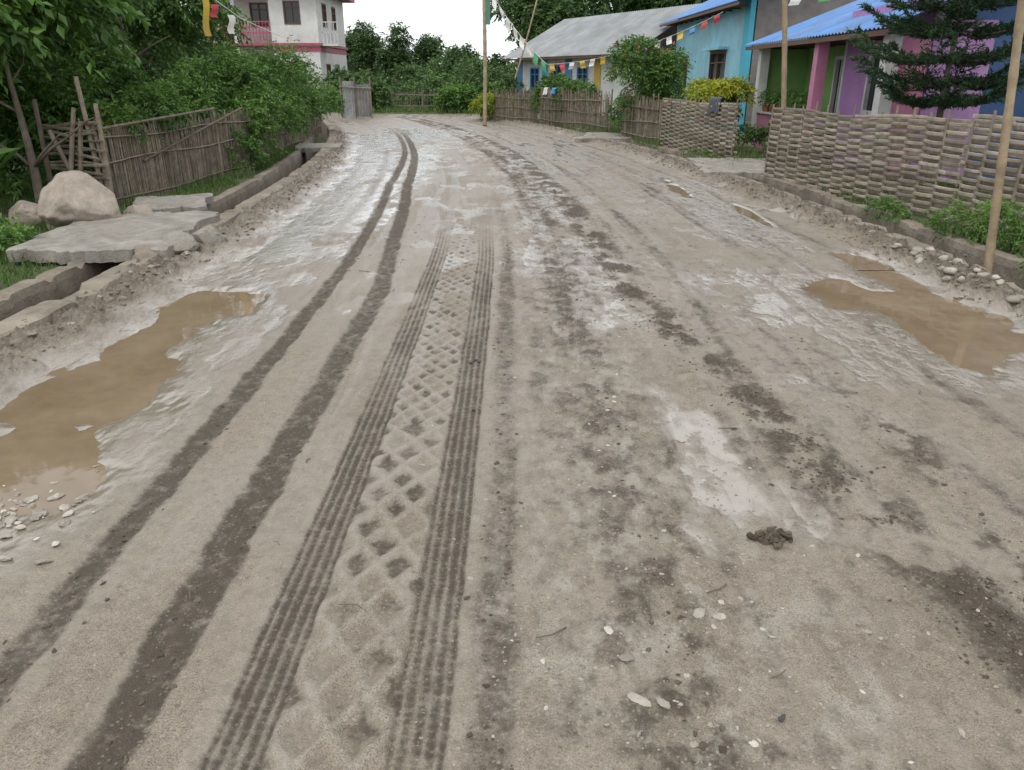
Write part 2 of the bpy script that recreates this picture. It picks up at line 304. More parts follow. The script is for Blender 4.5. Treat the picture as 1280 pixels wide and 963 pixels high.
def slab(name,x0,x1,y0,y1,z,th,rot=0,seed=0,mat=SLAB):
    bm=bmesh.new(); bmesh.ops.create_grid(bm,x_segments=44,y_segments=44,size=.5)
    ext=bmesh.ops.extrude_face_region(bm,geom=bm.faces[:]); vs=[e for e in ext['geom'] if isinstance(e,bmesh.types.BMVert)]
    for v in vs: v.co.z-=1
    me=bpy.data.meshes.new(name)
    for v in bm.verts:
        ex=max(abs(v.co.x),abs(v.co.y))
        k=1+ (.14*(mn.noise(Vector((v.co.x*3.3+seed,v.co.y*3.3,seed)))) + .08*mn.noise(Vector((v.co.x*9+seed,v.co.y*9,1)))+.05*mn.noise(Vector((v.co.x*22+seed,v.co.y*22,1)))) * (1 if ex>.3 else .3)
        top=v.co.z>-.5
        v.co=Vector((v.co.x*k*(x1-x0),v.co.y*k*(y1-y0),(0 if top else -th)+(.014*mn.noise(Vector((v.co.x*4,v.co.y*4,seed+3)))+.008*mn.noise(Vector((v.co.x*21,v.co.y*21,seed+3)))-(.012 if ex>.485 and top else 0))))
    bmesh.ops.recalc_face_normals(bm,faces=bm.faces[:]); bm.to_mesh(me); bm.free(); me.materials.append(mat)
    o=bpy.data.objects.new(name,me); o.location=((x0+x1)/2,(y0+y1)/2,z); o.rotation_euler=(.02,-.01,rot); link(o); return o
slab('drain_cover_slab',-4.6,-3.2,6.75,8.5,.19,.12,.05,1)
slab('drain_cover_slab',-4.6,-3.75,9.0,9.9,.19,.09,.3,4)
slab('drain_cover_slab',3.35,4.7,13.2,15.2,.13,.12,-.1,6)
slab('drain_cover_slab',1.9,3.3,20.7,22.4,.13,.12,-.25,8)
slab('drain_cover_slab',-4.9,-3.9,17.6,18.6,.15,.1,.1,9)
def rock(name,x,y,z,sx,sy,sz,seed,mat=ROCK,rot=0):
    bm=bmesh.new(); bmesh.ops.create_icosphere(bm,subdivisions=5,radius=1)
    for v in bm.verts:
        p=v.co.copy(); q=p*1.1+Vector((seed*7.3,seed*3.1,seed)); d=.22*mn.noise(q)+.13*mn.noise(q*2.1)+.06*mn.noise(q*5)+.03*mn.noise(q*13)
        p=p*(1+d)
        for k in range(7):
            nn=Vector((math.sin(seed+k*2.1),math.cos(seed*1.7+k*1.3),math.sin(k*1.9+seed*.6))).normalized(); e=p.dot(nn)-.76
            if e>0: p-=nn*e*.85
        v.co=Vector((p.x*sx,p.y*sy,p.z*sz))
    me=bpy.data.meshes.new(name); bm.to_mesh(me); bm.free(); me.materials.append(mat); me.polygons.foreach_set('use_smooth',[True]*len(me.polygons))
    o=bpy.data.objects.new(name,me); o.location=(x,y,z); o.rotation_euler=(0,0,rot); link(o); return o
rock('boulder',-4.68,8.35,.28,.47,.4,.33,2,rot=.3)
rock('boulder',-5.4,8.6,.13,.26,.24,.2,5)
rock('broken_stone_block',-3.17,7.15,.11,.2,.22,.13,9,SLAB,.4); rock('broken_stone_block',-3.05,7.6,.1,.17,.2,.12,12,SLAB); rock('broken_stone_block',-3.25,6.75,.09,.15,.14,.1,15,CONC)
rock('broken_stone_block',-4.35,9.0,.12,.2,.16,.1,19)
bm=bmesh.new(); bmesh.ops.create_icosphere(bm,subdivisions=2,radius=1); bm.verts.ensure_lookup_table()
IV=np.array([v.co[:] for v in bm.verts]); IF=np.array([[v.index for v in f.verts] for f in bm.faces]); bm.free()
def scatter(name,xy,size,mat,flat=.6,zoff=0,lump=.25):
    n=len(xy); u=xy[:,0]-cx(xy[:,1]); _,h,_,_,_=road_fields(np.clip(u,-3.6,3.5),xy[:,1]); h=np.maximum(h,-.02)
    S=size[:,None]*np.stack([rng.uniform(.6,1.5,n),rng.uniform(.6,1.3,n),rng.uniform(.7,1.1,n)*flat],-1)
    a=rng.uniform(0,6.28,n); ph=rng.uniform(0,6,(n,3))
    P=IV[None]*(1+lump*np.sin(IV[None]@np.array([[2.3,1.1,.4],[.7,2.9,1.3],[1.9,.3,2.1]])+ph[:,None,:]).mean(-1,keepdims=True)*1.6)
    P=P+rng.normal(0,lump*.22,P.shape); P=P*S[:,None]
    ca,sa=np.cos(a)[:,None],np.sin(a)[:,None]; Q=np.stack([P[...,0]*ca-P[...,1]*sa,P[...,0]*sa+P[...,1]*ca,P[...,2]],-1)
    Q+=np.stack([xy[:,0],xy[:,1],h+zoff+size*flat*.15],-1)[:,None]
    F=(IF[None]+(np.arange(n)*len(IV))[:,None,None]).reshape(-1,3)
    np_mesh(name,Q.reshape(-1,3),F,mat,tint=np.repeat(rng.random(n),len(IF)),smooth=lump<.3)
def logsz(n,a,b): return np.exp(rng.uniform(np.log(a),np.log(b),n)) 
n=3400; yv=np.exp(rng.uniform(np.log(1.2),np.log(12),n)); xv=cx(yv)+rng.uniform(-.6,3.3,n)
n2=4200; y2=np.exp(rng.uniform(np.log(1.2),np.log(12),n2)); x2=cx(y2)+rng.normal(.05,.4,n2)
xy=np.concatenate([np.stack([xv,yv],-1),np.stack([x2,y2],-1)]); scatter('road_gravel',xy,logsz(len(xy),.0012,.0055),STONE,.55,0,.35)
n=130; y2=np.exp(rng.uniform(np.log(1.3),np.log(6),n)); scatter('pale_gravel',np.stack([.4+rng.normal(.15,.45,n),y2],-1),logsz(n,.003,.011),PALE,.3,0,.4)
ye=rng.uniform(1.5,22,3600); e1=np.stack([cx(ye)+np.where(rng.random(3600)<.5,rng.normal(3.3,.11,3600),rng.normal(-3.36,.09,3600)),ye],-1)
scatter('edge_rubble',e1,logsz(3600,.004,.020),EDGE,.7,-.002,.4)
ye=rng.uniform(1.5,20,200); e2=np.stack([cx(ye)+np.where(rng.random(200)<.6,rng.normal(3.3,.12,200),rng.normal(-3.38,.1,200)),ye],-1)
scatter('edge_stones',e2,logsz(200,.012,.035),STONE,.6,.0,.3)
ye=rng.uniform(5.3,7.4,26); scatter('edge_stone_pile',np.stack([rng.normal(3.75,.1,26),ye],-1),logsz(26,.03,.055),PALE,.7,.01,.25)
n=110; scatter('puddle_gravel',np.stack([rng.normal(-1.98,.14,n),rng.normal(2.55,.16,n)],-1),logsz(n,.005,.022),PALE,.5,.006,.4)
n=2600; yv=np.exp(rng.uniform(np.log(1.4),np.log(14),n)); uc=np.interp(yv,[1.2,2.2,2.75,3.5,4.5,5.6,9.5,14],[1.25,1.08,.98,.9,.75,.56,.46,.45])
keep=fbm((cx(yv)+uc)*6,yv*3.5,61,5)>.46; xy=np.stack([cx(yv)+uc+rng.normal(0,.1,n),yv],-1)[keep]
n3=900; y3=np.exp(rng.uniform(np.log(1.3),np.log(10),n3)); xy=np.concatenate([xy,np.stack([cx(y3)+rng.choice([-1.86,-1.43,-.45,.1,1.45],n3)+rng.normal(0,.045,n3),y3],-1)])
scatter('mud_clods',xy,logsz(len(xy),.002,.009),CLOD,.6,0,.5)
scatter('mud_lump',np.stack([rng.normal(.98,.03,40),rng.normal(2.42,.025,40)],-1),logsz(40,.006,.02),CLOD,.9,.006,.6)
scatter('flat_white_stone',np.array([[.34,1.78],[.42,1.6],[.3,1.9],[.6,1.98],[.66,1.97],[1.18,1.5],[1.1,1.9],[.35,1.62],[.8,1.88],[-.4,3.0]]),np.array([.024,.022,.016,.018,.016,.010,.010,.018,.01,.01]),PALE,.3,.002,.45)
scatter('black_debris',np.array([[.72,1.55],[.73,1.56],[-.22,4.35],[-.2,4.33],[-.25,4.3],[-.2,3.6]]),np.array([.008,.007,.012,.013,.01,.01]),plain('black',(.02,.02,.02),.4),.7,.004,.5)
mb=MB()
for i in range(26):
    y=math.exp(random.uniform(.4,2.6)); x=random.uniform(-1.6,3.); a=random.uniform(0,6.3); l=random.uniform(.03,.12)
    mb.tube([(x,y,.008),(x+l*.5*math.cos(a),y+l*.5*math.sin(a),.013),(x+l*math.cos(a+.3),y+l*math.sin(a+.3),.008)],random.uniform(.0015,.003),5)
mb.build('twigs',BARK)
# ---------------------------------------------------------------- foliage
def norm(a): return a/np.maximum(np.linalg.norm(a,axis=-1,keepdims=True),1e-6)
def leaves_np(name,P,D,L,Wd,tint,mat,parent=None):
    n=len(P); D=norm(D); R=norm(rng.normal(0,.6,(n,3))+np.array([0,0,1.])); S=norm(np.cross(D,R)); Nn=np.cross(S,D)
    L=L[:,None]; Wd=Wd[:,None]
    v0=P; v1=P+D*L*.42+S*Wd*.5+Nn*L*.04; v2=P+D*L-Nn*L*.12; v3=P+D*L*.42-S*Wd*.5+Nn*L*.04
    V=np.stack([v0,v1,v2,v3],1).reshape(-1,3); F=np.arange(4*n).reshape(n,4)
    return np_mesh(name,V,F,mat,tint=tint,parent=parent)
def foliage(name,blobs,ns,nl,ll,lw,sprig,mat,parent=None,droop=.35,shell=.55,zmin=.02,bias=0.):
    B=np.array(blobs,float); w=(B[:,3]*B[:,4]*B[:,5])**.67; k=rng.choice(len(B),ns,p=w/w.sum()); b=B[k]
    d=norm(rng.normal(0,1,(ns,3))); d[:,2]=np.where(d[:,2]<-.5,-d[:,2],d[:,2])
    r=shell+(1-shell)*rng.random(ns)**.6
    lump=.78+.34*np.sin(d[:,0]*7+k*1.3)*np.sin(d[:,1]*6+k*2.1)*np.sin(d[:,2]*7+k)+.22*rng.random(ns)
    p=b[:,:3]+d*b[:,3:6]*(r*lump)[:,None]
    sd=norm(d*.8+rng.normal(0,.55,(ns,3))+np.array([0,0,-droop*.6+.15]))
    side=norm(np.cross(sd,np.array([0,0,1.])+rng.normal(0,.3,(ns,3))))
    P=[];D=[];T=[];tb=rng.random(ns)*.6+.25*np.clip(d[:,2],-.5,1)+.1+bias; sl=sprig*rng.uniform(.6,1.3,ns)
    for i in range(nl):
        f=(i+.5)/nl; sg=1 if i%2 else -1
        P.append(p+sd*(sl*f)[:,None]+np.array([0,0,-1.])*(droop*sl*f*f)[:,None]); D.append(sd*.55+side*sg*.9*(1-f*.5)+rng.normal(0,.25,(ns,3))+np.array([0,0,-droop])); T.append(tb+rng.normal(0,.08,ns))
    P=np.concatenate(P);D=np.concatenate(D);T=np.clip(np.concatenate(T),0,1); n=len(P); ok=P[:,2]>zmin; P,D,T=P[ok],D[ok],T[ok]; n=len(P)
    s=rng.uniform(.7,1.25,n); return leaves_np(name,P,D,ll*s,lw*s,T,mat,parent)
def trunk(parent,x,y,h,r,limbs=6,spread=1.,mat=BARK,lean=(0,0)):
    mb=MB(); pts=[(x+lean[0]*h*t+.05*math.sin(t*5+x),y+lean[1]*h*t+.05*math.cos(t*4+y),h*t-.05) for t in np.linspace(0,1,8)]
    mb.tube(pts,[r*(1.25-.95*t) for t in np.linspace(0,1,8)],8)
    for i in range(limbs):
        t=random.uniform(.3,.95); k=int(t*7); p=Vector(pts[k]); a=random.uniform(0,6.28); l=spread*random.uniform(.6,1.1); q=[p]
        for j in range(1,5): q.append(p+Vector((math.cos(a+.1*j)*l*j/4,math.sin(a+.1*j)*l*j/4,l*.7*(j/4)**.8+random.uniform(-.05,.05))))
        mb.tube(q,[r*.5*(1-.2*j)*(1.1-t*.5) for j in range(5)],6)
    mb.build('trunk_and_limbs',mat,parent,True)
def tree(name,x,y,h,r,crown,ns,nl,ll,lw,sprig,mat,tr=.07,limbs=8,droop=.35,bias=0,lean=(0,0)):
    e=empty(name,(x,y,0)); trunk(e,x,y,h*.85,tr,limbs,r*.8,lean=lean); foliage('crown',crown,ns,nl,ll,lw,sprig,mat,e,droop,bias=bias,shell=.35); return e
def rb(x0,x1,y0,y1,z0,z1,n,r0,r1):
    o=[]
    for i in range(n):
        r=random.uniform(r0,r1); o.append((random.uniform(x0,x1),random.uniform(y0,y1),random.uniform(z0,z1),r,r,r*random.uniform(.7,1)))
    return o
# left garden
tree('garden_tree',-5.75,9.4,2.6,1.,rb(-7.4,-5.6,8.6,10.4,1.9,3.2,9,.45,.8),1400,9,.15,.075,.36,LEAF,.05,8,.5,.2)
tree('garden_tree',-6.6,11.8,3.6,1.6,rb(-8.4,-5.9,11,14,1.7,3.9,14,.6,1.),2800,9,.12,.05,.34,LEAF,.09,9,.45,.1)
tree('garden_tree',-7.0,15.,3.8,1.6,rb(-9.4,-6.2,14,17.5,1.4,3.6,16,.6,1.0),3200,9,.12,.05,.34,LEAF,.08,9,.4,.05)
tree('garden_tree',-8.8,10.6,3.6,1.6,rb(-10.5,-7.8,9.5,13,1.3,4.4,14,.7,1.1),2200,9,.14,.06,.36,LEAFD,.09,9,.4)
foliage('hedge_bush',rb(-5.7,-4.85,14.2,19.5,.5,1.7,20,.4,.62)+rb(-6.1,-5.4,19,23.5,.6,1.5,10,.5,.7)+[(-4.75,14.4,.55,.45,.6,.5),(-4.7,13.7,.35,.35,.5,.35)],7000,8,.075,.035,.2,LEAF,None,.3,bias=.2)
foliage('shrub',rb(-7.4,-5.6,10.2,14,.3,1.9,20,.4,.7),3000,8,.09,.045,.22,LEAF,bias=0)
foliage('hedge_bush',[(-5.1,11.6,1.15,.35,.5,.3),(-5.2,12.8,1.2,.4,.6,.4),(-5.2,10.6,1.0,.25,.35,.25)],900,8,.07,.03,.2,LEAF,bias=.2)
foliage('shrub',rb(-7.5,-5.9,6.5,8.6,.15,.5,7,.25,.45),1100,7,.10,.05,.2,LEAF,bias=.2)
foliage('weed_patch',[(-4.75,7.1,.12,.22,.3,.2),(-5.1,7.5,.1,.3,.3,.2),(-4.9,6.4,.08,.25,.3,.14)],350,6,.06,.03,.1,LEAF,bias=.3)
foliage('weed_patch',[(3.0+1.75,7.5,.22,.2,.3,.26),(4.85,7.0,.15,.2,.25,.2),(4.62,8.0,.16,.15,.3,.2)],500,7,.05,.018,.12,LEAF,bias=.3)
foliage('weed_patch',[(4.55,6.25,.12,.2,.25,.17),(4.85,6.0,.12,.2,.2,.16),(4.5,9.2,.1,.12,.5,.12)],380,7,.05,.018,.1,LEAF,bias=.3)
P=[];D=[]
for i in range(34):
    P.append((random.uniform(-6.6,-5.9),random.uniform(8.2,9.4),random.uniform(.1,.8))); a=random.uniform(0,6.28); D.append((math.cos(a),math.sin(a),random.uniform(.1,1.1)))
leaves_np('broad_leaf_plant',np.array(P),np.array(D),rng.uniform(.4,.7,34),rng.uniform(.13,.2,34),rng.random(34)*.6+.3,LEAF)
def grass(name,u0,u1,y0,y1,n,l0,l1,mat=GRASS,thr=.45):
    y=rng.uniform(y0,y1,n); u=rng.uniform(u0,u1,n); x=cx(y)+u; k=fbm(x*.9,y*.9,101,3)>thr; x,y=x[k],y[k]; n=len(x)
    z=.02+.10*(fbm(x*.8,y*.8,3,4)-.5)-.01
    D=rng.normal(0,.35,(n,3))+np.array([0,0,1.]); leaves_np(name,np.stack([x,y,z],-1),D,rng.uniform(l0,l1,n),rng.uniform(.005,.011,n),rng.random(n),mat)
grass('grass',-9,-4.4,3,16,56000,.06,.22); grass('grass',4.3,9,4,16,36000,.05,.2,thr=.5); grass('grass',3.9,5.5,14,30,12000,.1,.3,thr=.42)
grass('grass',-5.2,-4.35,14,30,12000,.1,.35,thr=.35)
y=rng.uniform(37,52,22000); x=rng.uniform(-9,6,22000); leaves_np('grass',np.stack([x,y,y*0],-1),rng.normal(0,.3,(22000,3))+np.array([0,0,1.]),rng.uniform(.15,.4,22000),rng.uniform(.02,.04,22000),rng.random(22000),GRASS)
# right shrubs
foliage('flowering_shrub',rb(2.9,4.3,21,24,.5,2.2,16,.4,.62),3600,8,.08,.04,.22,LEAF,bias=.1)
foliage('yellow_croton_bush',rb(4.25,5.15,17.6,19.6,.9,1.3,8,.3,.4),1500,7,.10,.035,.16,LEAFY,bias=.05)
foliage('shrub',rb(5.0,5.9,16,18,.15,.5,6,.2,.35),700,6,.07,.03,.14,LEAF)
foliage('potted_plant',rb(5.3,6.0,14.6,16.4,.3,.5,5,.2,.3),500,6,.09,.04,.14,LEAFD)
foliage('shrub',rb(1.0,2.6,26.5,30,.4,1.3,10,.4,.6),1800,8,.10,.05,.22,LEAF)
foliage('yellow_bush',rb(-1.2,.2,30.5,33,.3,.7,7,.3,.5),900,7,.12,.05,.2,LEAFY,bias=-.2)
P=np.array([(random.uniform(2.6,4.2),random.uniform(20.4,22),random.uniform(.7,2.4)) for i in range(40)])
leaves_np('red_flowers',np.repeat(P,4,0)+rng.normal(0,.02,(160,3)),rng.normal(0,1,(160,3)),rng.uniform(.04,.08,160),rng.uniform(.03,.06,160),rng.random(160),plain('red_petal',(.4,.06,.05),.5))
# background foliage
foliage('roadside_trees',rb(-15,-9.5,22,30,.8,3.0,24,.9,1.5),5000,7,.17,.09,.4,LEAFF)
foliage('background_bushes',rb(-6.5,3.5,41,52,.3,1.7,34,.8,1.3),6500,7,.17,.09,.4,LEAFF,bias=.25)
foliage('background_bushes',rb(-9,-6.5,38.5,43,.4,1.4,8,.5,.9),2200,7,.15,.08,.3,LEAFF,bias=.2)
foliage('background_bushes',rb(-3.5,1.5,37.8,40,.2,.8,12,.4,.7),1800,7,.15,.07,.3,LEAF,bias=.2)
for (x,y,h,r) in((-9.2,66,5.6,1.6),(-11.6,68,5.8,1.7),(-7.2,70,4.9,1.3),(-13.6,72,5.2,1.7)):
    c=[(x+random.uniform(-1,1)*r*.6,y+random.uniform(-1,1),random.uniform(h*.4,h*.85),r*.55,r*.55,r*.6) for i in range(8)]
    tree('background_tree',x,y,h,r,c,900,7,.24,.12,.5,LEAFF,.16,6,.3,-.2)
foliage('distant_trees',rb(-4.5,-.5,50,58,.8,2.4,12,.9,1.3)+rb(1,14,48,60,3,8,34,1.8,2.8)+rb(0,3,52,58,4.5,7.5,8,1.2,2.0),11000,7,.28,.15,.6,LEAFD,bias=.15)
foliage('distant_tree_line',rb(-45,45,76,95,.6,1.9,90,1.6,2.3)+rb(14,50,45,70,3,7.5,40,2,3.5),12000,6,.48,.27,.9,LEAFF)
foliage('distant_trees',rb(-40,-17,32,60,2,6,40,1.8,3),5000,6,.32,.17,.7,LEAFD)
# tiered conifer
e=empty('conifer_tree',(5.95,11.2,0)); mb=MB(); x0,y0=5.95,11.2
mb.tube([(x0+.02*math.sin(z*3),y0,z) for z in np.linspace(-.05,3.5,10)],[.06-.014*z for z in np.linspace(0,3.5,10)],8)
PP=[];DD=[]; TT=[]
for ti,(z,R,nb) in enumerate(((1.30,.85,6),(1.55,1.22,8),(1.86,1.28,8),(2.2,1.15,8),(2.52,1.0,7),(2.84,.8,7),(3.1,.55,6),(3.32,.3,5))):
    for b in range(nb):
        a=2*math.pi*b/nb+ti*.9+random.uniform(-.2,.2); R1=R*random.uniform(.8,1.1); q=[]; zz=z+random.uniform(-.05,.05)
        for j in range(10):
            s=j/9; q.append(Vector((x0+math.cos(a)*R1*s,y0+math.sin(a)*R1*s,zz-.10*R1*math.sin(s*3.1)+.22*s**2.2*R1)))
        mb.tube(q,[.017*(1-.08*j) for j in range(10)],5)
        tv=random.random()*.45
        for j in range(2,10):
            for sd in(-1,1):
                for kk in range(2):
                    p=q[j-1].lerp(q[j],random.random()); ta=a+sd*random.uniform(.5,.95); ll=.10+.24*math.sin(math.pi*min(1,(j-.8)/9))
                    dd=Vector((math.cos(ta),math.sin(ta),random.uniform(.1,.35)))
                    for w in range(20):
                        pp=p+dd*ll*(w/20); PP.append(pp); DD.append(dd*.9+Vector((random.gauss(0,.45),random.gauss(0,.45),random.gauss(.15,.45)))); TT.append(tv+.3*random.random()+.35*(w/20))
            for w in range(14):
                pp=q[j-1].lerp(q[j],random.random()); PP.append(pp); DD.append((q[j]-q[j-1]).normalized()*.7+Vector((random.gauss(0,.5),random.gauss(0,.5),random.gauss(.2,.5)))); TT.append(tv+.3*random.random())
mb.build('trunk_and_branches',BARK,e,True)
PP=np.array(PP);DD=np.array(DD);n=len(PP); leaves_np('needles',PP,DD,rng.uniform(.055,.09,n),rng.uniform(.015,.023,n),np.array(TT),LEAFC,e)
# ---------------------------------------------------------------- fences
def path_pt(path,s):
    acc=0
    for a,b in zip(path[:-1],path[1:]):
        l=math.dist(a,b)
        if s<=acc+l or (a,b)==(path[-2],path[-1]):
            t=(s-acc)/l; d=((b[0]-a[0])/l,(b[1]-a[1])/l); return a[0]+(b[0]-a[0])*t,a[1]+(b[1]-a[1])*t,d
        acc+=l
def plen(path): return sum(math.dist(a,b) for a,b in zip(path[:-1],path[1:]))
def woven(name,path,h=1.15,sp=.3,row=.043,mat=BAMB):
    mb=MB(); L=plen(path); r=0; z=.05; ph=random.uniform(0,9)
    while z<h:
        s=-random.uniform(0,.1); 
        while s<L:
            e=min(L+random.uniform(0,.14),s+random.uniform(1.2,2.6)); pts=[]; q=s; dz=random.uniform(-.006,.006); sl=random.uniform(-.004,.004)
            while q<=e+.001:
                x,y,d=path_pt(path,q); qw=q+.05*math.sin(q*1.7+ph); sn=math.sin(math.pi*qw/sp+math.pi*r); o=.034*math.copysign(abs(sn)**.7,sn)+.03*math.sin(q*1.1+ph)*z; nx,ny=-d[1],d[0]
                sag=(.02*math.sin(q*1.3+ph)+.012*math.sin(q*2.9+ph*2))*z/h+.006*math.sin(q*3.1+z*5)
                pts.append((x+nx*o,y+ny*o,z+dz+sl*(q-s)+sag)); q+=.04
            if len(pts)>2: mb.ribbon(pts,random.uniform(.034,.048),.012,0,random.random()**.8)
            s=e-random.uniform(0,.05)
        z+=row*random.uniform(.9,1.1); r+=1
    s=0
    while s<L+.01:
        x,y,d=path_pt(path,min(s,L)); hh=h+random.uniform(-.04,.10); mb.tube([(x,y,-.1),(x+random.uniform(-.01,.01),y,hh*.5),(x+random.uniform(-.03,.03),y,hh)],[.017,.016,.014],6,0,random.random()*.4)
        s+=sp
    mb.build(name,mat)
def sticks(name,path,h=1.,sp=.04,mat=REED,rails=(.2,.5,.8),hv=.15,rad=.014):
    mb=MB(); L=plen(path); s=0
    while s<L:
        x,y,d=path_pt(path,s); hh=h+random.gauss(0,hv*.5); lx=random.gauss(0,.03); o=random.uniform(-.015,.015)
        mb.tube([(x-d[1]*o,y+d[0]*o,-.05),(x+d[0]*lx*.5,y+d[1]*lx*.5,hh*.5),(x+d[0]*lx,y+d[1]*lx+random.gauss(0,.015),hh)],[rad,rad*random.uniform(.8,1.1),rad*.7],5); s+=sp*random.uniform(.7,1.3)
    for z in rails:
        for sg in(-1,1):
            pts=[]
            for q in np.arange(0,L+.01,.12):
                x,y,d=path_pt(path,min(q,L)); o=sg*.028+.012*math.sin(q*15+sg); pts.append((x-d[1]*o,y+d[0]*o,z*h+.02*math.sin(q*2+z*9)+.012*sg))
            mb.tube(pts,.012,5)
    s=0
    while s<L+.3:
        x,y,d=path_pt(path,min(s,L)); mb.tube([(x,y,-.1),(x+.02,y,h*.6),(x+random.uniform(-.05,.05),y,h*1.1)],[.03,.028,.024],7); s+=1.6
    mb.build(name,mat)
woven('woven_bamboo_fence',[(4.2,13.0),(5.05,8.9)],1.17); woven('woven_bamboo_fence',[(5.08,8.82),(5.3,7.0),(5.45,3.5)],1.17,.28)
woven('woven_bamboo_fence',[(3.6,19.3),(4.3,15.4)],1.12,.28)
sticks('stick_fence',[(2.95,21.4),(3.6,19.4)],1.1,.04); sticks('stick_fence',[(1.0,28.),(2.9,23.8)],1.15,.045); sticks('stick_fence',[(-.7,31.),(.85,28.4)],1.1,.045)
sticks('wattle_fence',[(-5.05,9.7),(-4.85,12.2),(-4.62,14.6)],1.0,.024,REED,(.15,.62,.9),.1,.012)
sticks('wattle_fence',[(-4.75,14.7),(-5.1,19),(-6.2,26)],.95,.05)
sticks('stick_fence',[(-5.8,39),(-3,38.2),(3,38)],1.0,.12,rails=(.3,.8))
mb=MB()
for i in range(16):
    z=.1+i*.065+random.uniform(-.02,.02); mb.tube([(-5.78+random.uniform(-.1,.1),9.9,z+random.uniform(-.06,.06)),(-5.4,9.75,z+random.uniform(-.03,.03)),(-5.02+random.uniform(-.05,.08),9.62,z+random.uniform(-.06,.06))],random.uniform(.012,.024),6)
for x,h,l in((-5.75,1.35,.05),(-5.1,1.6,-.05),(-5.02,1.3,.04),(-5.45,1.1,.25),(-5.6,1.25,.35),(-5.3,1.0,-.3)):
    mb.tube([(x,9.72,-.1),(x+l*.5,9.7,h*.5),(x+l,9.68,h)],[.035,.03,.026],7)
mb.tube([(-5.9,9.3,.1),(-5.3,9.35,.16),(-5.0,9.45,.3)],.03,7)
mb.tube([(-5.05,9.6,1.0),(-4.5,12.2,1.15)],.018,6); mb.tube([(-4.95,10.6,.55),(-4.45,13.3,1.12)],.016,6)
mb.build('log_gate',REED)
# ---------------------------------------------------------------- buildings
def frame(A,B):
    L=math.dist(A,B); d=((B[0]-A[0])/L,(B[1]-A[1])/L)
    return (lambda x,y,z:(A[0]+d[0]*x-d[1]*y,A[1]+d[1]*x+d[0]*y,z)),L
def wall_open(mb,T,x0,x1,h,ops,th=.15,mat=0,z0=0,y0=0):
    xs=sorted({x0,x1}|{v for o in ops for v in(o[0],o[1])}); zs=sorted({z0,h}|{v for o in ops for v in(o[2],o[3])})
    for a,b in zip(xs[:-1],xs[1:]):
        for c,d in zip(zs[:-1],zs[1:]):
            mx,mz=(a+b)/2,(c+d)/2
            if any(o[0]<mx<o[1] and o[2]<mz<o[3] for o in ops): continue
            mb.boxT(T,a,b,y0,y0+th,c,d,mat,.5)
def window(fr,gl,T,o,fw=.07,bars=1,y0=0,mat=0):
    x0,x1,z0,z1=o[:4]; a,b=y0-.025,y0+.09
    fr.boxT(T,x0,x0+fw,a,b,z0,z1,mat); fr.boxT(T,x1-fw,x1,a,b,z0,z1,mat); fr.boxT(T,x0+fw,x1-fw,a,b,z0,z0+fw,mat); fr.boxT(T,x0+fw,x1-fw,a,b,z1-fw,z1,mat)
    for i in range(bars):
        xm=x0+(x1-x0)*(i+1)/(bars+1); fr.boxT(T,xm-.025,xm+.025,a+.01,b-.01,z0+fw,z1-fw,mat)
    zm=z0+(z1-z0)*.7
    if z1-z0<1.7: fr.boxT(T,x0+fw,x1-fw,a+.015,b-.015,zm,zm+.035,mat)
    gl.boxT(T,x0+fw,x1-fw,y0+.05,y0+.06,z0+fw,z1-fw)
def corr(mb,T,x0,x1,ya,za,yb,zb,pitch=.15,amp=.018,mat=0):
    n=int((x1-x0)/(pitch/4)); b=len(mb.v)
    for i in range(n+1):
        x=x0+(x1-x0)*i/n; o=amp*math.sin(2*math.pi*x/pitch)
        for (y,z) in((ya,za),((ya+yb)/2,(za+zb)/2),(yb,zb)): mb.v.append(T(x,y,z+o))
    for i in range(n):
        for k in range(2): mb.face((b+i*3+k,b+(i+1)*3+k,b+(i+1)*3+k+1,b+i*3+k+1),mat,.5)
def gable(name,A,B,depth,h,rz,over,ex,roofm,wallmats,segs,fops,sops,framem):
    T,L=frame(A,B); e=empty(name,(A[0],A[1],0)); w=MB(); fr=MB(); gl=MB(); rf=MB()
    for (a,b,mi,y0) in segs: wall_open(w,T,a,b,h,[o for o in fops if a<=o[0]<b],.15,mi,0,y0)
    for o in fops:
        y0=[s[3] for s in segs if s[0]<=o[0]<s[1]][0]; window(fr,gl,T,o,.07,1,y0)
    Ts=lambda x,y,z:T(L-y,x,z)
    wall_open(w,Ts,.16,depth,h,sops,.15,len(wallmats)-1)
    for o in sops: window(fr,gl,Ts,o)
    Tf=lambda x,y,z:T(y,x,z); wall_open(w,Tf,.16,depth,h,[],.15,len(wallmats)-1)
    w.boxT(T,.16,L-.16,depth-.15,depth-.002,0,h,len(wallmats)-1)
    for xx in(.02,L-.02):
        w.poly([T(xx,.0,h),T(xx,depth,h),T(xx,depth/2,rz-.05)],len(wallmats)-1)
    ze=h-(rz-h)*over/(depth/2)
    corr(rf,T,-ex,L+ex,-over,ze+.05,depth/2,rz+.05); corr(rf,T,-ex,L+ex,depth+over,ze+.05,depth/2,rz+.05)
    tm=MB(); tm.boxT(T,-ex,L+ex,-over+.02,-over+.05,ze-.06,ze+.02)
    for i in range(int(L/.8)+1): tm.boxT(T,.1+i*.8,.16+i*.8,-over+.05,-.01,ze-.05,ze+.02)
    w.build('walls',wallmats,e); fr.build('window_frames',framem,e); gl.build('window_panes',GLASS,e); rf.build('roof',roofm,e); tm.build('fascia_and_rafters',WOOD,e)
    return e,T,L
ROOFB=plain('blue_roof_metal',(.08,.22,.50),.4,.25,1.2,.45); ROOFG=plain('grey_roof_metal',(.24,.255,.26),.45,.3,1.,.5)
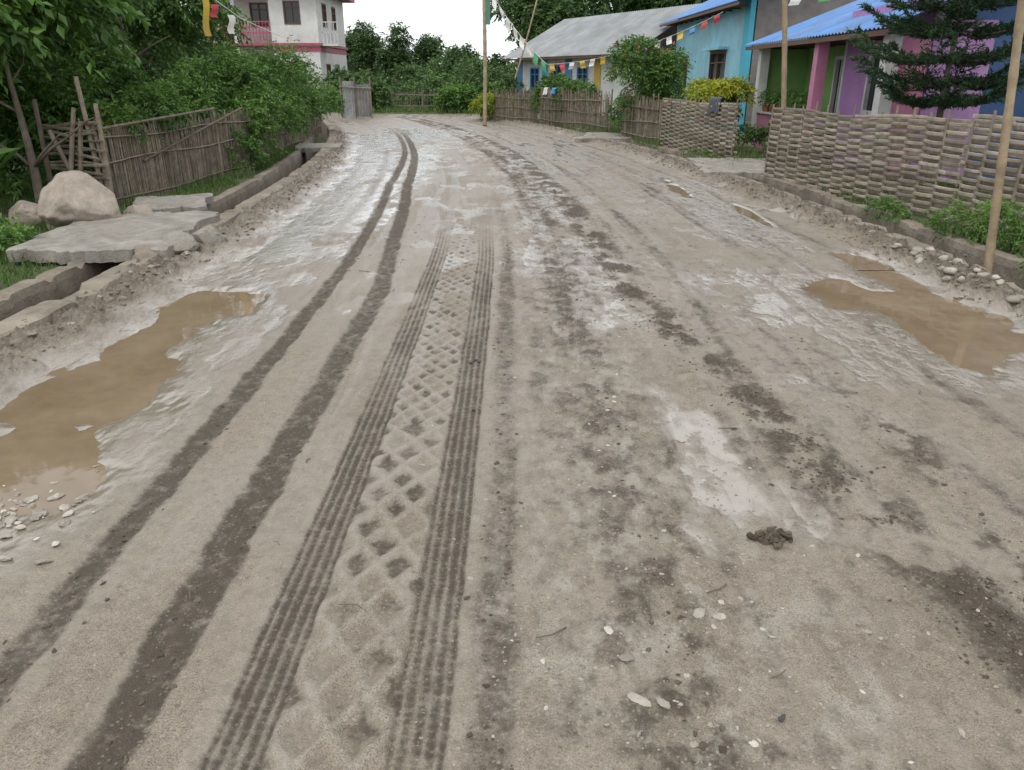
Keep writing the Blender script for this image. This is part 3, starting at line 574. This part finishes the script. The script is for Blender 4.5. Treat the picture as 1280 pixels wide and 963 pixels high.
CYAN=plain('cyan_paint',(.27,.56,.68),.7,.15,1.5,.45); CYAN2=plain('bright_cyan_paint',(.06,.42,.58),.7); CEM=mat_surf('cement_block',(.19,.175,.17),.9,.2,3,.01)
WHITE=plain('white_paint',(.62,.62,.60),.7,.1,1.5,.4); GREEN=plain('green_paint',(.22,.42,.12),.7); PINK=plain('pink_paint',(.58,.22,.36),.7); PURP=plain('purple_paint',(.42,.22,.48),.7,.15,1.5,.4); NAVY=plain('navy_paint',(.03,.08,.2),.6)
WOOD=plain('brown_wood',(.10,.045,.025),.6); RED=plain('red_paint',(.42,.05,.10),.5); MAR=plain('maroon_band',(.38,.07,.11),.6); YEL=plain('yellow_paint',(.5,.36,.06),.6); BLUEP=plain('blue_paint',(.06,.22,.45),.6)
e,T,L=gable('blue_house',(6.5,33),(6.75,23.8),5.6,3.75,5.0,.6,.6,ROOFB,[CYAN,CYAN2,CEM],[(0,8.7,0,0),(8.7,9.2,1,-.03)],[(1.2,2.2,1.0,2.3),(5.3,7.1,1.15,2.35)],[],WOOD)
mb=MB(); mb.boxT(T,-.05,8.7,-.06,-.003,.0,.5,1); mb.boxT(T,5.15,7.25,-.12,-.003,1.03,1.14,0); mb.boxT(T,5.15,7.25,-.3,-.003,2.38,2.46,0); mb.build('trim',[CYAN,CYAN2],e)
e,T,L=gable('pink_porch_house',(6.95,19.6),(6.95,12.9),5.0,2.75,3.7,1.35,.4,ROOFB,[GREEN,PURP,NAVY],[(0,3.5,0,0),(3.5,6.7,1,-.45)],[(1.9,2.6,0.05,2.0),(4.6,5.6,.95,2.0)],[(1.6,2.5,.05,2.05)],WHITE)
mb=MB(); mb.boxT(T,3.4,3.497,-.45,-.003,0,2.35,1)
mb.boxT(T,0.02,.16,-.95,-.003,0,2.25,3)
for xx,mi in((.165,1),(3.7,0),(6.6,1)): mb.boxT(T,xx,xx+.22,-1.16,-.96,0,2.2,mi)
mb.boxT(T,.4,3.69,-1.1,-1.01,.0,.8,0); mb.boxT(T,3.93,6.58,-1.1,-1.01,0,.8,2); mb.boxT(T,.39,3.69,-1.13,-.98,.8,.84,1)
Ts=lambda x,y,z:T(L-y,x,z); mb.boxT(Ts,-.44,.5,-.03,-.003,0,2.4,2); mb.boxT(Ts,-.95,-.46,-.03,.06,0,2.2,0)
mb.build('porch_posts_and_parapet',[PINK,WHITE,PURP,GREEN],e)
pt=MB()
for i in range(6):
    p=T(.8+i*.5,-1.05,0); pt.tube([(p[0],p[1],.845),(p[0],p[1],1.0)],[.06,.09],10)
pt.build('flower_pots',plain('terracotta',(.33,.12,.06),.7),e)
foliage('pot_plants',[(T(.8+i*.5,-1.05,0)[0],T(.8+i*.5,-1.05,0)[1],1.13,.13,.13,.16) for i in range(6)],260,5,.07,.03,.1,LEAF,e)
e,T,L=gable('blue_roof_shed',(10.2,12.6),(10.2,9.),4,2.5,3.3,.9,.4,ROOFB,[NAVY,NAVY],[(0,3.6,0,0)],[(1.,2.,.05,2.)],[],BLUEP)
e,T,L=gable('white_house',(.3,42),(5.0,33.2),6,2.75,4.3,.7,.5,ROOFG,[WHITE,CEM],[(0,9.97,0,0)],[(1.3,2.2,.9,2.0),(3.4,4.3,.05,2.1),(5.6,6.5,.9,2.)],[],BLUEP)
mb=MB(); mb.boxT(T,-.0,.5,-.03,-.003,0,2.6,0); mb.boxT(T,2.5,3.0,-.03,-.003,0,2.6,1); mb.boxT(T,4.6,5.2,-.03,-.003,0,2.6,0); mb.boxT(T,7,7.5,-.03,-.003,0,2.6,2); mb.build('painted_bands',[BLUEP,CYAN2,YEL],e)
# two-storey white house
e=empty('two_storey_house',(-13,41,0)); w=MB(); fr=MB(); gl=MB(); rl=MB()
T,L=frame((-15.5,41),(-9.3,41)); L=6.; fo=[(4.4,5.2,.9,2.3),(1.,2.,.05,2.1),(2.6,3.5,.9,2.2)]; fo2=[(4.4,5.2,3.95,5.0),(.8,1.7,3.2,5.0),(2.4,3.3,3.9,5.0)]
wall_open(w,T,3.9,6.,3.0,[fo[0]],.2,0,0,0); wall_open(w,T,3.9,6.,5.45,[fo2[0]],.2,0,3.12,0)
wall_open(w,T,0,3.9,3.0,fo[1:],.2,0,0,1.2); wall_open(w,T,0,3.9,5.45,fo2[1:],.2,0,3.12,1.2)
w.boxT(T,3.7,3.9,0.,1.2,0,3.0,0); w.boxT(T,3.7,3.9,0,1.2,3.12,5.45,0)
for o in(fo[0],fo2[0]): window(fr,gl,T,o)
for o in fo[1:]+fo2[1:]: window(fr,gl,T,o,.07,1,1.2)
Ts=lambda x,y,z:T(L-y,x,z)
so=[(1.2,2.1,.9,2.2),(3.4,4.3,.9,2.2)]; so2=[(1.2,2.1,3.9,5.0),(3.4,4.3,3.9,5.0)]
wall_open(w,Ts,.2,6.5,3.0,so,.2,0,0,0); wall_open(w,Ts,.2,6.5,5.45,so2,.2,0,3.12,0)
for o in so+so2: window(fr,gl,Ts,o)
w.boxT(T,-.1,6.12,-.15,6.5,3.0,3.12,1); w.boxT(T,-.6,6.6,-.6,7.,5.45,5.62,1); w.boxT(T,0,.2,1.4,6.5,0,5.44,0)
w.boxT(T,3.75,6.06,-.04,-.003,2.75,2.95,1); w.boxT(Ts,.2,6.4,-.04,-.003,2.75,2.95,1)
for xx in(.1,1.9): w.boxT(T,xx,xx+.18,-.1,.08,0,3.0,0); w.boxT(T,xx,xx+.18,-.1,.08,3.12,5.45,0)
for z in(3.55,3.8,4.05): rl.boxT(T,-.1,3.7,-.08,-.04,z,z+.05,0)
for i in range(24): rl.boxT(T,-.05+i*.16,-.02+i*.16,-.07,-.05,3.12,4.05,0)
for z in(3.6,4.05): rl.boxT(T,6.12,6.9,.3,.34,z,z+.05,1)
rl.boxT(T,6.0,6.9,.2,1.3,3.0,3.1,1)
for i in range(5): rl.boxT(T,6.15+i*.18,6.18+i*.18,.3,.33,3.12,4.05,1)
w.build('walls_and_slabs',[WHITE,MAR],e); fr.build('window_frames',WOOD,e); gl.build('window_panes',GLASS,e); rl.build('balcony_railing',[RED,WHITE],e)
mb=MB(); T,L=frame((-6.95,33.4),(-5.8,33.2)); n=48
for i in range(n): 
    a,b=L*i/n,L*(i+1)/n; o=lambda q:.03*math.sin(q*2*math.pi/.14)
    hh=1.42 if i<22 else 1.3; mb.poly([T(a,o(a),0.05),T(b,o(b),.05),T(b,o(b),hh),T(a,o(a),hh)],0 if i<22 else 2)
for xx in(-.06,L*.46,L+.04): mb.tube([T(xx,-.05,-.1),T(xx,-.05,1.6)],.035,6,1)
mb.tube([T(-.1,-.07,1.2),T(L+.1,-.07,1.15)],.03,6,1)
mb.build('corrugated_sheet_gate',[plain('zinc',(.30,.31,.32),.4,.3),REED,plain('rusty_zinc',(.22,.21,.20),.6,.4)])
# ---------------------------------------------------------------- poles and flags
def pole(name,p0,p1,r0,r1):
    mb=MB(); pts=[];rad=[]; P0,P1=Vector(p0),Vector(p1); nn=int((P1-P0).length/.32)
    for i in range(nn*4+1):
        t=i/(nn*4); k=1.12 if i%4==0 else 1.; pts.append(P0.lerp(P1,t)+Vector((.02*math.sin(t*5),.015*math.sin(t*7),0))); rad.append((r0+(r1-r0)*t)*k)
    mb.tube(pts,rad,9); mb.build(name,POLE,None,True)
pole('bamboo_pole',(4.15,6.5,-.1),(3.68,6.5,4.),.036,.028); pole('bamboo_pole',(4.62,13.4,0),(4.1,13.4,4.4),.045,.036)
pole('bamboo_pole',(-.95,28,0),(-.9,28,6),.07,.05); pole('bamboo_pole',(.1,29,1.5),(1.3,29,5.5),.03,.025)
FM=[plain('flag_white',(.68,.68,.65),.8),plain('flag_blue',(.1,.3,.6),.8),plain('flag_yellow',(.62,.42,.06),.8),plain('flag_green',(.08,.35,.13),.8),plain('flag_red',(.5,.06,.08),.8)]
def flags(name,p0,p1,n,sag,w,h,pal):
    mb=MB(); P0,P1=Vector(p0),Vector(p1)
    f=lambda t:P0.lerp(P1,t)-Vector((0,0,sag*4*t*(1-t)))
    mb.tube([f(i/20) for i in range(21)],.006,4,0)
    L=(P1-P0).length
    for i in range(n):
        t=(i+.5)/n; a=f(t-w/2/L); b=f(t+w/2/L); c=random.choice(pal); pn=Vector((random.uniform(-.5,.5),random.uniform(-.6,.6),0))*h*.5; N_=4
        g=[]
        for j in range(N_+1):
            s=j/N_; off=pn*s*s+Vector((0,.015*math.sin(s*6+i),0)); g.append((a+off-Vector((0,0,h*s)),b+off*1.2-Vector((0,0,h*s))))
        for j in range(N_): mb.poly([g[j][0],g[j][1],g[j+1][1],g[j+1][0]],c)
    mb.build(name,FM)
flags('prayer_flags',(-.9,28,4.5),(1.1,26,1.95),9,.2,.26,.3,[0,0,0,0,0,1,2,3])
flags('prayer_flags',(1.1,26,1.95),(6.0,24,3.3),16,.3,.16,.2,[0,0,1,2,4])
flags('prayer_flags',(4.3,13.4,2.85),(6.6,10.5,3.6),8,.2,.2,.22,[0,0,2,3])
mb=MB()
for (x,y,z,hh,c) in((-5.35,14.6,2.95,.7,2),(-5.2,14.6,2.75,.2,4),(-5.0,14.8,2.6,.3,0)):
    for j in range(6): mb.poly([(x+.03*math.sin(j),y,z-hh*j/6),(x+.10+.03*math.sin(j),y+.03,z-hh*j/6),(x+.10+.03*math.sin(j+1),y+.03,z-hh*(j+1)/6),(x+.03*math.sin(j+1),y,z-hh*(j+1)/6)],c)
mb.tube([(-5.6,14.6,3.3),(-5.3,14.6,2.96),(-4.8,14.9,2.55),(-4.4,16,2.3)],.006,4,0); mb.build('hanging_banner',FM)
mb=MB(); mb.boxT(lambda x,y,z:(x,y,z),-.87,-.72,27.96,27.98,3.2,4.9,0); mb.build('pole_banner',plain('banner_green',(.08,.22,.15),.8))
def cloth(name,path,w0,w1,z,drop,mat):
    mb=MB(); nx,nz=18,10
    for sd in(-1,1):
        b=len(mb.v)
        for i in range(nx+1):
            s=w0+(w1-w0)*i/nx; x,y,d=path_pt(path,s)
            for j in range(nz+1):
                t=j/nz; o=sd*(.05+.035*math.sin(i*1.1+sd)*t+.03*t); dd=drop*(1 if sd>0 else .7)*(1+.12*math.sin(i*.6)); mb.v.append((x-d[1]*o*(0.2 if j==0 else 1),y+d[0]*o*(.2 if j==0 else 1),z-dd*t))
        for i in range(nx):
            for j in range(nz): q=b+i*(nz+1)+j; mb.face((q,q+nz+1,q+nz+2,q+1),0,.5)
    mb.build(name,mat,None,True)
cloth('hanging_jacket',[(3.6,19.3),(4.3,15.4)],2.75,3.3,1.22,.42,plain('grey_cloth',(.08,.085,.1),.9))
cloth('hanging_cloth',[(1.0,28.),(2.9,23.8)],.3,.6,1.25,.3,FM[0]); cloth('hanging_cloth',[(1.0,28.),(2.9,23.8)],.9,1.2,1.25,.25,FM[1])
# ---------------------------------------------------------------- light and camera
EL,AZ=math.radians(58),math.radians(200)
w=bpy.data.worlds.new("World"); sc.world=w; w.use_nodes=True; nt=w.node_tree; bg=nt.nodes['Background']
sky=nt.nodes.new('ShaderNodeTexSky'); sky.sky_type='NISHITA'; sky.sun_disc=False; sky.sun_elevation=EL; sky.sun_rotation=AZ; sky.dust_density=3; sky.air_density=1
hs=nt.nodes.new('ShaderNodeHueSaturation'); hs.inputs['Saturation'].default_value=.45; nt.links.new(sky.outputs[0],hs.inputs['Color'])
tc=nt.nodes.new('ShaderNodeTexCoord'); cl=ramp(nt,noise_node(nt,2.2,5,.6,tc.outputs['Generated']),[(.35,(.6,.6,.6)),(.65,(.97,.97,.97))])
o=mixc(nt,cl,hs.outputs[0],(11.3,11.55,11.9)); nt.links.new(o,bg.inputs[0]); bg.inputs[1].default_value=.14
sd=bpy.data.lights.new('sun','SUN'); sd.energy=1.1; sd.angle=math.radians(18); sd.color=(1,.95,.88); so=bpy.data.objects.new('sun',sd); link(so)
dv=Vector((math.sin(AZ)*math.cos(EL),math.cos(AZ)*math.cos(EL),math.sin(EL))); so.rotation_euler=dv.to_track_quat('Z','Y').to_euler()
cam=bpy.data.cameras.new('camera'); cam.lens=26.72; cam.sensor_width=36; cam.clip_end=2000; co=bpy.data.objects.new('camera',cam); link(co)
co.location=(0,0,1.6); co.rotation_euler=(math.radians(67.9),0,0); sc.camera=co
sc.view_settings.view_transform='Standard'; sc.view_settings.look='None'; sc.view_settings.exposure=0
